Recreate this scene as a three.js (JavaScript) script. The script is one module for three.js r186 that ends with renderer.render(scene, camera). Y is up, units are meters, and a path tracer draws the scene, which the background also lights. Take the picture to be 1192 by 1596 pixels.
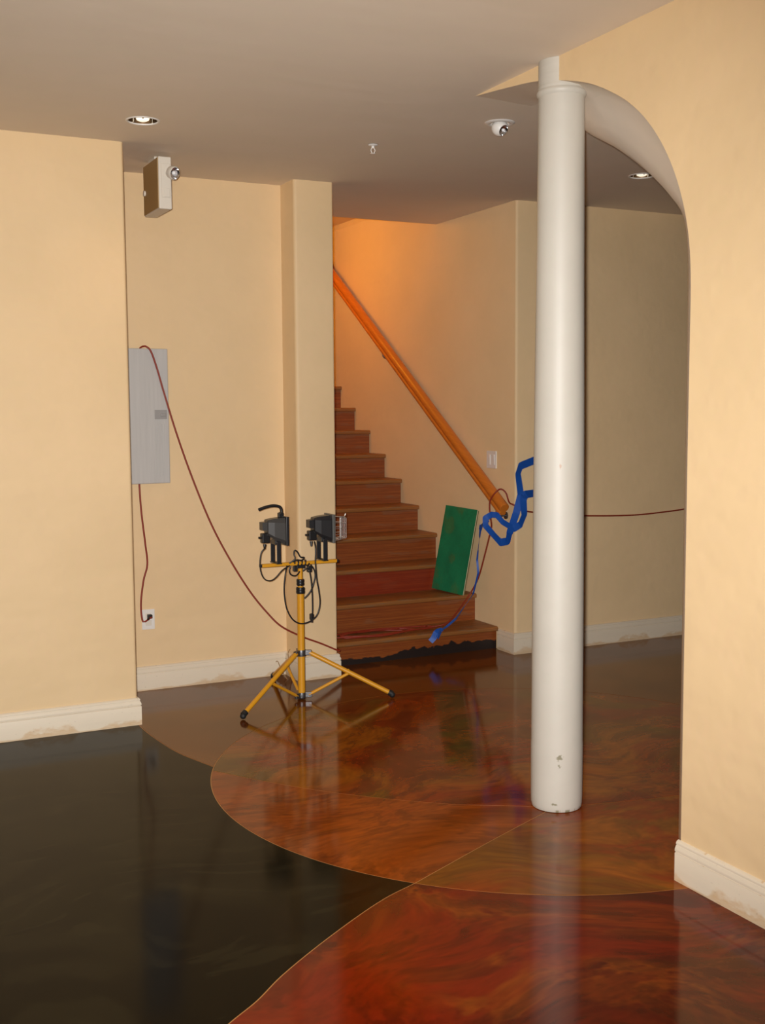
import * as THREE from 'three';
import { mergeGeometries, mergeVertices, toCreasedNormals } from 'three/addons/utils/BufferGeometryUtils.js';
import { RoundedBoxGeometry } from 'three/addons/geometries/RoundedBoxGeometry.js';
import { RectAreaLightUniformsLib } from 'three/addons/lights/RectAreaLightUniformsLib.js';

/* ------------------------------------------------ camera, light, exposure */
const scene = new THREE.Scene();
scene.background = new THREE.Color(0x000000);
const camera = new THREE.PerspectiveCamera(48.487, 1192 / 1596, 0.05, 60);
camera.position.set(0, 1.585, 0);
camera.rotation.set(-0.0891, -0.4605, -0.0065, 'YXZ');
scene.add(camera);
const renderer = new THREE.WebGLRenderer({ antialias: true });
renderer.toneMapping = THREE.LinearToneMapping;
renderer.toneMappingExposure = 1.0;
renderer.shadowMap.enabled = true;
RectAreaLightUniformsLib.init();

// the camera's flash, a hand's width left of and above the lens
const flash = new THREE.SpotLight(new THREE.Color(1, 0.975, 0.95), 84, 0, 0.74, 1, 2);
flash.position.set(-0.035, 1.615, 0.0);
flash.target.position.set(1.95, 1.1, -5.2); scene.add(flash.target);
flash.castShadow = true; flash.shadow.radius = 1.0; flash.shadow.mapSize.set(2048, 2048);
scene.add(flash);
// unseen warm globe in the stairwell, placed to light its wall (fitting built below)
const STAIR_LAMP = new THREE.Vector3(3.0, 3.0, -8.3);
const stairLight = new THREE.PointLight(new THREE.Color(1, 0.47, 0.03), 1.1, 0, 2);
stairLight.position.copy(STAIR_LAMP);
stairLight.castShadow = true; stairLight.shadow.radius = 3;
scene.add(stairLight);
// added warm fill from a panel behind the camera (fitting built below)
const FILL_LAMP = new THREE.Vector3(-0.9, 2.86, 0.9);
const roomFill = new THREE.RectAreaLight(new THREE.Color(1, 0.5, 0.14), 2.0, 1.2, 0.6);
roomFill.position.set(FILL_LAMP.x, FILL_LAMP.y - 0.03, FILL_LAMP.z);
roomFill.rotation.x = -Math.PI / 2;
scene.add(roomFill);

/* ------------------------------------------------ helpers */
function rng(seed) { let s = seed >>> 0; return () => { s = (s + 0x6D2B79F5) | 0; let t = Math.imul(s ^ (s >>> 15), 1 | s); t = (t + Math.imul(t ^ (t >>> 7), 61 | t)) ^ t; return ((t ^ (t >>> 14)) >>> 0) / 4294967296; }; }
const V3 = (a) => new THREE.Vector3(a[0], a[1], a[2]);
const lerp = (a, b, t) => a + (b - a) * t, clamp = (x, a = 0, b = 1) => Math.min(b, Math.max(a, x));
const smooth = (a, b, x) => { const t = clamp((x - a) / (b - a)); return t * t * (3 - 2 * t); };
const counts = {};
function numbered(n) { const c = counts[n] || 0; counts[n] = c + 1; return c ? n + '_' + String(c).padStart(3, '0') : n; }
function mesh(name, geos, mat, parent) {
  let g = Array.isArray(geos) ? (geos.length > 1 ? mergeGeometries(geos.map(clean)) : geos[0]) : geos;
  const m = new THREE.Mesh(g, mat); m.name = parent ? name : numbered(name);
  m.castShadow = true; m.receiveShadow = true; (parent || scene).add(m); return m;
}
function clean(g) { g = g.index ? g.toNonIndexed() : g; const o = new THREE.BufferGeometry(); for (const k of ['position', 'normal', 'uv']) o.setAttribute(k, g.getAttribute(k) || new THREE.BufferAttribute(new Float32Array(g.getAttribute('position').count * 2), 2)); return o; }
function struct(name, geos, mat, parent) { const m = mesh(name, geos, mat, parent); if (!parent) m.userData.kind = 'structure'; return m; }
function thing(name, label, category, pos = [0, 0, 0], group) {
  const o = new THREE.Group(); o.name = numbered(name); o.position.set(...pos); scene.add(o);
  o.userData = { label, category }; if (group) o.userData.group = group; return o;
}
function tag(o, label, category, group) { o.userData.label = label; o.userData.category = category; if (group) o.userData.group = group; return o; }
function part(parent, name) { const g = new THREE.Group(); g.name = name; parent.add(g); return g; }
// uv in metres by dominant axis
function uvm(g) {
  g = g.index ? g.toNonIndexed() : g; if (!g.getAttribute('normal')) g.computeVertexNormals();
  const p = g.getAttribute('position'), n = g.getAttribute('normal'), uv = new Float32Array(p.count * 2);
  for (let i = 0; i < p.count; i += 3) {
    let ax = 0, ay = 0, az = 0; for (let k = 0; k < 3; k++) { ax += Math.abs(n.getX(i + k)); ay += Math.abs(n.getY(i + k)); az += Math.abs(n.getZ(i + k)); }
    for (let k = 0; k < 3; k++) {
      const j = i + k, x = p.getX(j), y = p.getY(j), z = p.getZ(j);
      if (ay >= ax && ay >= az) { uv[2 * j] = x; uv[2 * j + 1] = -z; } else if (ax >= az) { uv[2 * j] = -z + 0.37; uv[2 * j + 1] = y; } else { uv[2 * j] = x; uv[2 * j + 1] = y; }
    }
  }
  g.setAttribute('uv', new THREE.BufferAttribute(uv, 2)); return g;
}
function box(x0, x1, y0, y1, z0, z1) { const g = new THREE.BoxGeometry(x1 - x0, y1 - y0, z1 - z0); g.translate((x0 + x1) / 2, (y0 + y1) / 2, (z0 + z1) / 2); return uvm(g); }
function rbox(w, h, d, r, x = 0, y = 0, z = 0, seg = 2) { const g = new RoundedBoxGeometry(w, h, d, seg, r); g.translate(x, y, z); return g; }
function cyl(a, b, r0, r1 = r0, seg = 20) {
  const A = V3(a), B = V3(b), d = B.clone().sub(A), g = new THREE.CylinderGeometry(r1, r0, d.length(), seg);
  g.applyQuaternion(new THREE.Quaternion().setFromUnitVectors(new THREE.Vector3(0, 1, 0), d.clone().normalize())); g.translate(...A.add(B).multiplyScalar(0.5).toArray()); return g;
}
function tube(pts, r, seg = 8, n, closed = false, tension = 0.5) { const c = new THREE.CatmullRomCurve3(pts.map(V3), closed, 'catmullrom', tension); return new THREE.TubeGeometry(c, n || pts.length * 10, r, seg, closed); }
function lathe(pts, seg = 40) { return new THREE.LatheGeometry(pts.map((p) => new THREE.Vector2(p[0], p[1])), seg); }
// extruded floor plan; corner = [x, z, radius]
function plan(corners, y0, y1) {
  const s = new THREE.Shape(), n = corners.length;
  corners.forEach((c, i) => {
    const p = corners[(i + n - 1) % n], q = corners[(i + 1) % n], r = c[2] || 0;
    const X = (t) => [t[0], -t[1]], C = X(c), P = X(p), Q = X(q);
    if (!r) { i ? s.lineTo(...C) : s.moveTo(...C); return; }
    const u = new THREE.Vector2(P[0] - C[0], P[1] - C[1]).normalize(), v = new THREE.Vector2(Q[0] - C[0], Q[1] - C[1]).normalize();
    const a = [C[0] + u.x * r, C[1] + u.y * r], b = [C[0] + v.x * r, C[1] + v.y * r];
    i ? s.lineTo(...a) : s.moveTo(...a); s.quadraticCurveTo(C[0], C[1], b[0], b[1]);
  });
  const g = new THREE.ExtrudeGeometry(s, { depth: y1 - y0, bevelEnabled: false, curveSegments: 5 });
  g.rotateX(-Math.PI / 2); g.translate(0, y0, 0);
  return uvm(toCreasedNormals(g, 0.5));
}
// profile [(out, y)] swept along a plan polyline, mitred; side = +1 pushes out to the left of the direction of travel
function skirting(path, side, prof) {
  const pts = path.map((p) => new THREE.Vector2(p[0], p[1])), pos = [], n = pts.length;
  const nrm = []; for (let i = 0; i < n - 1; i++) { const d = pts[i + 1].clone().sub(pts[i]).normalize(); nrm.push(new THREE.Vector2(d.y, -d.x).multiplyScalar(side)); }
  const off = pts.map((p, i) => { const a = nrm[Math.max(0, i - 1)], b = nrm[Math.min(n - 2, i)]; const m = a.clone().add(b); return m.multiplyScalar(2 / m.lengthSq()); });
  const P = (i, k) => [pts[i].x + off[i].x * prof[k][0], prof[k][1], pts[i].y + off[i].y * prof[k][0]];
  const tri = (a, b, c) => pos.push(...a, ...b, ...c);
  for (let i = 0; i < n - 1; i++) for (let k = 0; k < prof.length - 1; k++) {
    const a = P(i, k), b = P(i + 1, k), c = P(i + 1, k + 1), d = P(i, k + 1);
    if (side > 0) { tri(a, b, c); tri(a, c, d); } else { tri(a, c, b); tri(a, d, c); }
  }
  for (const i of [0, n - 1]) for (let k = 1; k < prof.length - 1; k++) { const f = (i === 0) === (side > 0); f ? tri(P(i, 0), P(i, k), P(i, k + 1)) : tri(P(i, 0), P(i, k + 1), P(i, k)); }
  const g = new THREE.BufferGeometry(); g.setAttribute('position', new THREE.Float32BufferAttribute(pos, 3)); g.computeVertexNormals();
  return uvm(toCreasedNormals(g, 0.6));
}
/* periodic value noise and fractal sums */
function lattice(period, seed, py) { const r = rng(seed), a = new Float32Array(period * py); for (let i = 0; i < a.length; i++) a[i] = r(); return a; }
const latCache = new Map();
let lastKey = -1, lastL = null;
function vnoise(x, y, period, seed, py = period) {
  const key = (seed * 8192 + period) * 8192 + py; let L = key === lastKey ? lastL : latCache.get(key); if (!L) latCache.set(key, L = lattice(period, seed * 7919 + period, py)); lastKey = key; lastL = L;
  const xf = Math.floor(x), yf = Math.floor(y); let u = x - xf, v = y - yf; u = u * u * (3 - 2 * u); v = v * v * (3 - 2 * v);
  const x0 = ((xf % period) + period) % period, y0 = ((yf % py) + py) % py, x1 = (x0 + 1) % period, y1 = (y0 + 1) % py;
  const a = L[y0 * period + x0], b = L[y0 * period + x1], c = L[y1 * period + x0], d = L[y1 * period + x1];
  return a + (b - a) * u + (c - a) * v + (a - b - c + d) * u * v;
}
function fbm(x, y, period, seed, oct = 5, py = period) { let s = 0, a = 0.5, t = 0; for (let o = 0; o < oct; o++) { s += a * vnoise(x, y, period, seed + o, py); t += a; x *= 2; y *= 2; period *= 2; py *= 2; a *= 0.55; } return s / t; }
const toS = (c) => Math.round(255 * (c <= 0.0031308 ? c * 12.92 : 1.055 * Math.pow(c, 1 / 2.4) - 0.055));
function tex(w, h, fn, srgb, repeat) {
  const d = new Uint8Array(w * h * 4);
  for (let j = 0; j < h; j++) for (let i = 0; i < w; i++) {
    const c = fn((i + 0.5) / w, (j + 0.5) / h), k = (j * w + i) * 4;
    if (srgb) { d[k] = toS(clamp(c[0])); d[k + 1] = toS(clamp(c[1])); d[k + 2] = toS(clamp(c[2])); } else d[k] = d[k + 1] = d[k + 2] = Math.round(255 * clamp(c));
    d[k + 3] = 255;
  }
  const t = new THREE.DataTexture(d, w, h); t.wrapS = t.wrapT = THREE.RepeatWrapping; t.magFilter = THREE.LinearFilter; t.minFilter = THREE.LinearMipmapLinearFilter; t.generateMipmaps = true;
  if (srgb) t.colorSpace = THREE.SRGBColorSpace; if (repeat) t.repeat.set(...repeat); t.needsUpdate = true; return t;
}
const rgb = (r, g, b) => new THREE.Color().setRGB(r, g, b);
function std(col, rough, opt = {}) { return new THREE.MeshStandardMaterial({ color: rgb(...col), roughness: rough, ...opt }); }

/* ------------------------------------------------ materials */
const trowel = tex(768, 768, (u, v) => 0.75 * fbm(u * 10, v * 30, 10, 11, 3, 30) + 0.1 * fbm(u * 8, v * 8, 8, 19, 3) + 0.15 * fbm(u * 90, v * 90, 90, 23, 2), false, [0.25, 0.25]);
function mottle(c, amt, seed, rep) { return tex(512, 512, (u, v) => { const n = 1 + amt * (fbm(u * 5, v * 5, 5, seed, 5) - 0.5) * 2; return [c[0] * n, c[1] * n, c[2] * (n * 1.2 - 0.2)]; }, true, rep); }
const WALL = [0.80, 0.585, 0.33];
// painted timber with tan floor stain wicked up unevenly from its foot (uv in metres: v is the height above the floor)
function trimMap() {
  return tex(1024, 512, (u, v) => {
    const n = 1 + 0.08 * (fbm(u * 8, v * 8, 8, 51, 5) - 0.5), c = [0.77 * n, 0.67 * n, 0.52 * n];
    const y = v * 0.25, reach = 0.008 + 0.085 * smooth(0.4, 0.7, fbm(u * 8, 0.5, 8, 57, 3)) * fbm(u * 60, v * 12, 60, 59, 3);
    const s = smooth(reach, reach * 0.35, y) * (0.5 + 0.6 * fbm(u * 90, v * 45, 90, 63, 3)), d = smooth(0.86, 0.9, fbm(u * 120, v * 30, 120, 67, 2)) * 0.25;
    return c.map((x, i) => lerp(lerp(x, [0.62, 0.40, 0.19][i], s * 0.75), [0.3, 0.24, 0.17][i], d));
  }, true, [0.5, 4]);
}
const wallMat = new THREE.MeshStandardMaterial({ map: mottle(WALL, 0.06, 31, [0.45, 0.45]), roughness: 0.62, bumpMap: trowel, bumpScale: 0.008 });
const ceilMat = new THREE.MeshStandardMaterial({ map: mottle([0.79, 0.68, 0.55], 0.03, 41, [0.6, 0.6]), roughness: 0.9, bumpMap: trowel, bumpScale: 0.002 });
const trimMat = new THREE.MeshStandardMaterial({ map: trimMap(), roughness: 0.45, bumpMap: trowel, bumpScale: 0.001 });
const columnMat = new THREE.MeshStandardMaterial({ map: mottle([0.545, 0.51, 0.44], 0.04, 61, [0.9, 0.9]), roughness: 0.5, bumpMap: trowel, bumpScale: 0.0012 });
const whitePlastic = std([0.8, 0.77, 0.72], 0.4), creamPlastic = std([0.74, 0.68, 0.58], 0.45);
const blackMetal = std([0.02, 0.02, 0.022], 0.32), blackPlastic = std([0.014, 0.014, 0.015], 0.35), rubber = std([0.012, 0.012, 0.012], 0.6);
const chrome = new THREE.MeshStandardMaterial({ color: rgb(0.85, 0.85, 0.85), metalness: 1, roughness: 0.12 });
const zinc = new THREE.MeshStandardMaterial({ color: rgb(0.2, 0.2, 0.21), metalness: 0.9, roughness: 0.42 });
const bezelMat = std([0.11, 0.11, 0.10], 0.35);
const glass = new THREE.MeshPhysicalMaterial({ color: rgb(1, 1, 1), roughness: 0.03, transmission: 1, thickness: 0, ior: 1.5 });
const yellowMat = std([0.72, 0.33, 0.018], 0.35);
const cordMat = std([0.25, 0.024, 0.008], 0.5);
const blueTape = std([0.008, 0.085, 0.42], 0.5, { side: THREE.DoubleSide });

/* ------------------------------------------------ room shell */
const C = 2.8959, xL = 1.4007, zL = -5.6419, zN = -6.3307, xP1 = 2.4884, xP2 = 2.7319, zP = -6.1256, xS = 4.0015, zB = -6.147, xR = 2.5395, zJ = -2.878, zH = -7.1792;
// ceiling slab with holes for the three recessed fittings
const FIX = [[1.384, -5.2], [4.241, -5.226], [2.872, -4.553]];
{
  const s = new THREE.Shape(); s.moveTo(-3.9, 3.4); s.lineTo(-3.9, -3.6); s.lineTo(8, -3.6); s.lineTo(8, 3.4); s.closePath();
  const t = new THREE.Shape(); const zz = -zH; // y of the shape is -z
  t.moveTo(-3.9, -3.4); t.lineTo(8, -3.4); t.lineTo(8, zz); t.lineTo(-3.9, zz); t.closePath();
  for (const [i, [x, z]] of FIX.entries()) { const h = new THREE.Path(); h.absarc(x, -z, i === 2 ? 0.05 : 0.068, 0, Math.PI * 2, true); t.holes.push(h); }
  const g = new THREE.ExtrudeGeometry(t, { depth: 0.245, bevelEnabled: false, curveSegments: 24 }); g.rotateX(-Math.PI / 2); g.translate(0, C, 0);
  struct('ceiling', uvm(g), ceilMat);
}
struct('wall_left', plan([[-3.7, zL, 0], [xL, zL, 0.014], [xL, -6.7, 0], [-3.7, -6.7, 0]], 0, C + 0.1), wallMat);
struct('wall_alcove', box(xL - 0.02, xP1 + 0.05, 0, C + 0.1, -6.7, zN), wallMat);
struct('wall_pier', plan([[xP1, zP, 0.022], [xP2, zP, 0.012], [xP2, -10.8, 0], [xP1, -10.8, 0]], 0, 5.2), wallMat);
struct('wall_back', plan([[xS, zB, 0.022], [8, zB, 0], [8, -6.5, 0], [xS + 0.25, -6.5, 0], [xS + 0.25, -10.8, 0], [xS, -10.8, 0]], 0, C + 0.2), wallMat);
struct('wall_stairwell_right', box(xS, xS + 0.25, C + 0.2, 5.2, -10.8, zH + 0.2), wallMat);
struct('wall_stairwell_end', box(xP1, xS + 0.25, 0, 5.2, -11, -10.8), wallMat);
struct('wall_stairwell_front', box(xP2, xS, C + 0.245, 5.2, zH, zH + 0.2), wallMat);
struct('ceiling_stairwell', box(xP2, xS, 3.14, 3.35, -9.4, zH), wallMat);
struct('ceiling_stairwell_upper', box(xP1, xS + 0.25, 5.2, 5.4, -11, zH + 0.2), ceilMat);
// right wall with its arched, splayed opening: matching outlines on the front and back faces
{
  const T = 0.30;
  const cf = new THREE.CatmullRomCurve3([[-2.879, 1.5], [-2.878, 1.8], [-2.878, 2.0], [-2.887, 2.105], [-2.903, 2.187], [-2.930, 2.272], [-2.970, 2.361], [-3.033, 2.462], [-3.112, 2.553], [-3.195, 2.623], [-3.275, 2.674], [-3.44, 2.754], [-3.735, 2.836], [-3.98, 2.870], [-4.22, 2.8959]].map((p) => new THREE.Vector3(p[0], p[1], 0)), false, 'centripetal');
  const cb = new THREE.CatmullRomCurve3([[-3.215, 1.5], [-3.215, 1.9], [-3.218, 2.12], [-3.246, 2.268], [-3.32, 2.348], [-3.47, 2.474], [-3.65, 2.594], [-3.83, 2.69], [-3.94, 2.765], [-4.03, 2.84], [-4.12, 2.884], [-4.25, 2.8959]].map((p) => new THREE.Vector3(p[0], p[1], 0)), false, 'centripetal');
  const N = 60, F = cf.getPoints(N), B = cb.getSpacedPoints(N);
  const outline = (A) => [[3.4, 0], [A[0].x, 0], ...A.map((p) => [p.x, p.y]), [3.4, C]];
  const of = outline(F), ob = outline(B);
  const tri2 = THREE.ShapeUtils.triangulateShape(of.map((p) => new THREE.Vector2(p[0], p[1])), []);
  const tri3 = THREE.ShapeUtils.triangulateShape(ob.map((p) => new THREE.Vector2(p[0], p[1])), []);
  const P = (o, i, x) => [x, o[i][1], o[i][0]];
  let pos = [];
  const add = (a, b, c, out) => { const A = V3(a), Bq = V3(b), Cq = V3(c), n = Bq.clone().sub(A).cross(Cq.clone().sub(A)); n.dot(out) >= 0 ? pos.push(...a, ...b, ...c) : pos.push(...a, ...c, ...b); };
  for (const t of tri2) add(P(of, t[0], xR), P(of, t[1], xR), P(of, t[2], xR), new THREE.Vector3(-1, 0, 0));
  for (const t of tri3) add(P(ob, t[0], xR + T), P(ob, t[1], xR + T), P(ob, t[2], xR + T), new THREE.Vector3(1, 0, 0));
  const finish = () => { const g = new THREE.BufferGeometry(); g.setAttribute('position', new THREE.Float32BufferAttribute(pos, 3)); g.computeVertexNormals(); pos = []; return uvm(toCreasedNormals(g, 0.6)); };
  const faces = finish();
  // reveal: a short straight return behind the front edge, then the splay to the narrower back opening
  const row = (t) => of.map((p, i) => { const k = smooth(0.2, 1, t) ; return [lerp(p[0], ob[i][0], k * 0.86 + 0.14 * t), lerp(p[1], ob[i][1], k * 0.9 + 0.1 * t)]; });
  const rows = [0, 0.12, 0.25, 0.4, 0.55, 0.7, 0.85, 1].map((t) => [t, row(t)]);
  for (let r = 0; r < rows.length - 1; r++) for (let i = 1; i < of.length - 2; i++) {
    const [t0, A] = rows[r], [t1, Bq] = rows[r + 1], j = i + 1, out = new THREE.Vector3(0, -1, -1.2);
    const a = P(A, i, xR + T * t0), b = P(A, j, xR + T * t0), c = P(Bq, j, xR + T * t1), d = P(Bq, i, xR + T * t1); add(a, b, c, out); add(a, c, d, out);
  }
  const reveal = finish();
  const wr = struct('wall_right', faces, wallMat); mesh('arch_reveal', reveal, ceilMat, wr);
}
// the rest of the two rooms, behind the camera and beyond the arch
struct('wall_front', box(-3.9, 8, 0, C, 3.2, 3.4), wallMat);
struct('wall_far_left', box(-3.9, -3.7, 0, C, -6.7, 3.2), wallMat);
struct('wall_far_right', box(7.6, 8, 0, C, -6.2, 3.2), wallMat);

// painted timber skirting
// heights in metres, out from the wall
const PROF = [[0, 0], [0.0165, 0], [0.0165, 0.094], [0.0155, 0.0965], [0.0125, 0.0975], [0.0125, 0.1], [0.016, 0.1015], [0.0165, 0.106], [0.0155, 0.112], [0.0125, 0.118], [0.0115, 0.1205], [0.0095, 0.122], [0.0095, 0.1245], [0.0115, 0.126], [0.0115, 0.13], [0.0085, 0.135], [0.004, 0.1385], [0, 0.139]];
struct('baseboard_left', skirting([[-3.7, zL], [xL, zL], [xL, zN]], -1, PROF), trimMat);
struct('baseboard_alcove', skirting([[xL + 0.017, zN], [xP1, zN]], -1, PROF), trimMat);
struct('baseboard_pier', skirting([[xP1, zN + 0.017], [xP1, zP], [xP2, zP], [xP2, zP - 0.19]], -1, PROF), trimMat);
struct('baseboard_back', skirting([[xS, zB - 0.185], [xS, zB], [7.6, zB]], -1, PROF), trimMat);
struct('baseboard_right', skirting([[xR, 3.2], [xR, zJ - 0.012]], 1, PROF), trimMat);

/* ------------------------------------------------ stained concrete floor */
const CIRC = [2.7793, -4.1885, 1.3912];
function ripple(rep) { return tex(512, 512, (u, v) => 0.8 * fbm(u * 4, v * 4, 4, 71, 3) + 0.2 * fbm(u * 24, v * 24, 24, 77, 3), false, rep); }
const rippleTex = ripple([1, 1]);
// colour of the acid stain at a point of the floor; every zone mixes its own dyes in drifting, veined patches
function stain(kind, x, z) {
  const wx = fbm(x * 1.1 + 5, z * 1.1 + 9, 64, 101, 3) - 0.5, wz = fbm(x * 1.1 + 31, z * 1.1 + 2, 64, 107, 3) - 0.5;
  const X = x + wx * 0.9, Z = z + wz * 0.9;
  const a = fbm(X * 1.6 + 20, Z * 2.6 + 20, 64, 113, 5), b = fbm(X * 3.5 + 7, Z * 5.5 + 3, 128, 131, 5), c = fbm(X * 11, Z * 15, 256, 151, 4);
  const grain = fbm(X * 26, Z * 60, 1024, 191, 3), streak = fbm(X * 5 + wz * 4, Z * 22 + wx * 6, 512, 197, 4);
  const vein = Math.pow(1 - Math.abs(2 * fbm(X * 1.3 + 3, Z * 2.2 + 40, 64, 167, 4) - 1), 9);
  const mix = (p, q, t) => [lerp(p[0], q[0], t), lerp(p[1], q[1], t), lerp(p[2], q[2], t)];
  let k;
  if (kind === 'black') { k = mix([0.003, 0.002, 0.0006], [0.007, 0.0055, 0.0015], smooth(0.35, 0.7, a)); k = mix(k, [0.014, 0.011, 0.004], 0.5 * smooth(0.5, 0.7, b)); k = mix(k, [0.02, 0.016, 0.006], 0.4 * smooth(0.56, 0.68, streak)); return k; }
  if (kind === 'tan') { k = mix([0.12, 0.032, 0.003], [0.165, 0.05, 0.006], smooth(0.3, 0.7, a)); return mix(k, [0.085, 0.02, 0.002], 0.5 * smooth(0.5, 0.8, b)); }
  const red = [0.18, 0.010, 0.001], deep = [0.065, 0.004, 0.001], rust = [0.245, 0.043, 0.002], ochre = [0.30, 0.105, 0.005], olive = [0.085, 0.06, 0.003];
  k = mix(red, deep, smooth(0.46, 0.62, a));
  k = mix(k, rust, (kind === 'front' ? 0.38 : 0.8) * smooth(0.48, 0.64, b)); k = mix(k, deep, 0.5 * smooth(0.55, 0.68, streak));
  if (kind === 'circle' || kind === 'wedge' || kind === 'crescent') {
    k = mix(k, kind === 'crescent' ? [0.29, 0.06, 0.004] : rust, kind === 'crescent' ? 0.65 : 0.35);
    if (kind === 'circle') {
      k = mix(k, ochre, 0.55 * smooth(0.5, 0.66, fbm(X * 1.7 + 11, Z * 2.6 + 71, 64, 199, 4)));
      k = mix(k, olive, 0.6 * smooth(0.54, 0.72, fbm(X * 2.1 + 60, Z * 3.1 + 13, 64, 181, 4)));
    }
    if (kind === 'wedge') { k = mix(k, rust, 0.5); k = mix(k, ochre, 0.45 * smooth(0.48, 0.6, b)); k = mix(k, olive, 0.45 * smooth(0.5, 0.62, a)); k = mix(k, ochre, 0.5 * smooth(0.56, 0.66, c)); }
  } else { k = mix(k, deep, 0.35); }
  k = mix(k, [0.24, 0.05, 0.004], 0.7 * vein * smooth(0.35, 0.6, c));
  k = mix(k, [k[0] * 0.5, k[1] * 0.45, k[2] * 0.45], 0.6 * smooth(0.52, 0.68, c)); const gn = 0.7 + 0.6 * grain; return [k[0] * gn, k[1] * gn, k[2] * gn];
}
function floorMat(kind, x0, x1, z0, z1, w, h) {
  const map = tex(w, h, (u, v) => stain(kind, x0 + u * (x1 - x0), z0 + v * (z1 - z0)), true);
  return new THREE.MeshPhysicalMaterial({ map, roughness: kind === 'black' ? 0.12 : 0.1, ior: kind === 'black' ? 1.3 : 1.37, specularIntensity: kind === 'black' ? 0.34 : 0.9, specularColor: rgb(1, 0.84, 0.55), bumpMap: rippleTex, bumpScale: 0.0006 });
}
const floor = new THREE.Group(); floor.name = 'floor'; floor.userData.kind = 'structure'; scene.add(floor);
mesh('concrete_slab', box(-3.9, 8, -0.2, -0.0009, -11, 3.4), std([0.42, 0.19, 0.055], 0.5), floor);
{
  const crv = (pts, n) => new THREE.CatmullRomCurve3(pts.map((p) => new THREE.Vector3(p[0], 0, p[1])), false, 'centripetal').getPoints(n).map((p) => [p.x, p.z]);
  const arc = (a0, a1, n) => { const o = []; for (let i = 0; i <= n; i++) { const t = lerp(a0, a1, i / n); o.push([CIRC[0] + CIRC[2] * Math.cos(t), CIRC[1] + CIRC[2] * Math.sin(t)]); } return o; };
  const ang = (x, z) => Math.atan2(z - CIRC[1], x - CIRC[0]), on = (t) => [CIRC[0] + CIRC[2] * Math.cos(t), CIRC[1] + CIRC[2] * Math.sin(t)];
  const aJ = ang(1.525, -4.79) + 2 * Math.PI, aC = ang(1.735, -3.27), aE = ang(3.98, -3.5) , aT = ang(1.51, -4.74) + 2 * Math.PI;
  const J = on(aJ), K = on(aC), E = on(aE), A = on(aT);
  const sweep = crv([K, [1.592, -3.209], [1.341, -3.055], [1.107, -2.887], [0.994, -2.787], [0.875, -2.70], [0.62, -2.45], [0.38, -2.1], [0.2, -1.6], [0.1, -0.9], [0.1, 0.2]], 60);
  const wallCurve = crv([[xL, -5.7], [1.402, -5.5], [1.410, -5.364], [1.447, -5.06], J], 24);
  const inner = crv([A, [1.66, -4.50], [1.863, -4.231], [2.213, -3.895], [2.495, -3.715], [2.57, -3.66]], 40);
  const spoke = crv([K, [2.14, -3.464], [2.57, -3.66]], 16), on2 = crv([[2.57, -3.66], [3.0, -3.56], [3.5, -3.5], E], 20);
  const rev = (a) => a.slice().reverse();
  const inset = 0.0022;
  const zone = (kind, poly, mat, b) => {
    // drop doubled points, then pull the outline in by half a saw cut
    const q = poly.filter((p, i) => { const o = poly[(i + poly.length - 1) % poly.length]; return Math.hypot(p[0] - o[0], p[1] - o[1]) > 1e-4; }), n = q.length;
    let area = 0; for (let i = 0; i < n; i++) { const a = q[i], c = q[(i + 1) % n]; area += a[0] * c[1] - c[0] * a[1]; }
    const sg = Math.sign(area);
    const r = q.map((p, i) => { const a = q[(i + n - 1) % n], c = q[(i + 1) % n]; let u = [p[0] - a[0], p[1] - a[1]], v = [c[0] - p[0], c[1] - p[1]]; const lu = Math.hypot(...u), lv = Math.hypot(...v); u = [u[0] / lu, u[1] / lu]; v = [v[0] / lv, v[1] / lv]; let nx = -(u[1] + v[1]), nz = u[0] + v[0]; const l = Math.hypot(nx, nz) || 1; nx /= l; nz /= l; const cs = Math.max(0.35, -u[1] * nx + u[0] * nz); return [p[0] + sg * nx * inset / cs, p[1] + sg * nz * inset / cs]; });
    const s = new THREE.Shape(r.map((p) => new THREE.Vector2(p[0], -p[1])));
    const g = new THREE.ExtrudeGeometry(s, { depth: 0.002, bevelEnabled: false }); g.rotateX(-Math.PI / 2); g.translate(0, -0.002, 0);
    const p = g.getAttribute('position'), uv = g.getAttribute('uv'); for (let i = 0; i < p.count; i++) uv.setXY(i, (p.getX(i) - b[0]) / (b[1] - b[0]), (p.getZ(i) - b[2]) / (b[3] - b[2]));
    const m = mesh('stained_panel', g, mat, floor); m.userData.label = kind; return m;
  };
  const bl = [-3.7, 1.75, -5.7, 3.2], ci = [1.35, 4.2, -5.6, -2.75], tn = [1.3, 7.7, -6.6, -2.7], rd = [0, 7.7, -3.6, 3.2];
  const rdn = [0.8, 3.6, -3.5, -1.6];
  zone('black stained concrete', [[-3.7, 3.2], [-3.7, -5.7], ...wallCurve, ...rev(arc(aC, aJ, 60)).slice(1), ...sweep.slice(1), [0.1, 3.2]], floorMat('black', ...bl, 1024, 1536), bl);
  zone('brown stained concrete', [...rev(wallCurve), [xL, -6.6], [7.7, -6.6], [7.7, -3.2], [4.0, -3.2], ...arc(ang(3.76, -3.2), aJ - 2 * Math.PI, 80)], floorMat('tan', ...tn, 1024, 768), tn);
  zone('deep red stained concrete', [...arc(ang(3.76, -3.2), aC, 60), ...sweep.slice(1), [0.1, 3.2], [7.7, 3.2], [7.7, -3.2], [4.0, -3.2]], floorMat('front', ...rd, 2048, 1792), rd);
  const cm = 1536;
  zone('red stained concrete with olive clouds', [...inner, ...on2.slice(1), ...rev(arc(aT - 2 * Math.PI, aE, 90)).slice(1, -1)], floorMat('circle', ...ci, cm, cm), ci);
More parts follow.
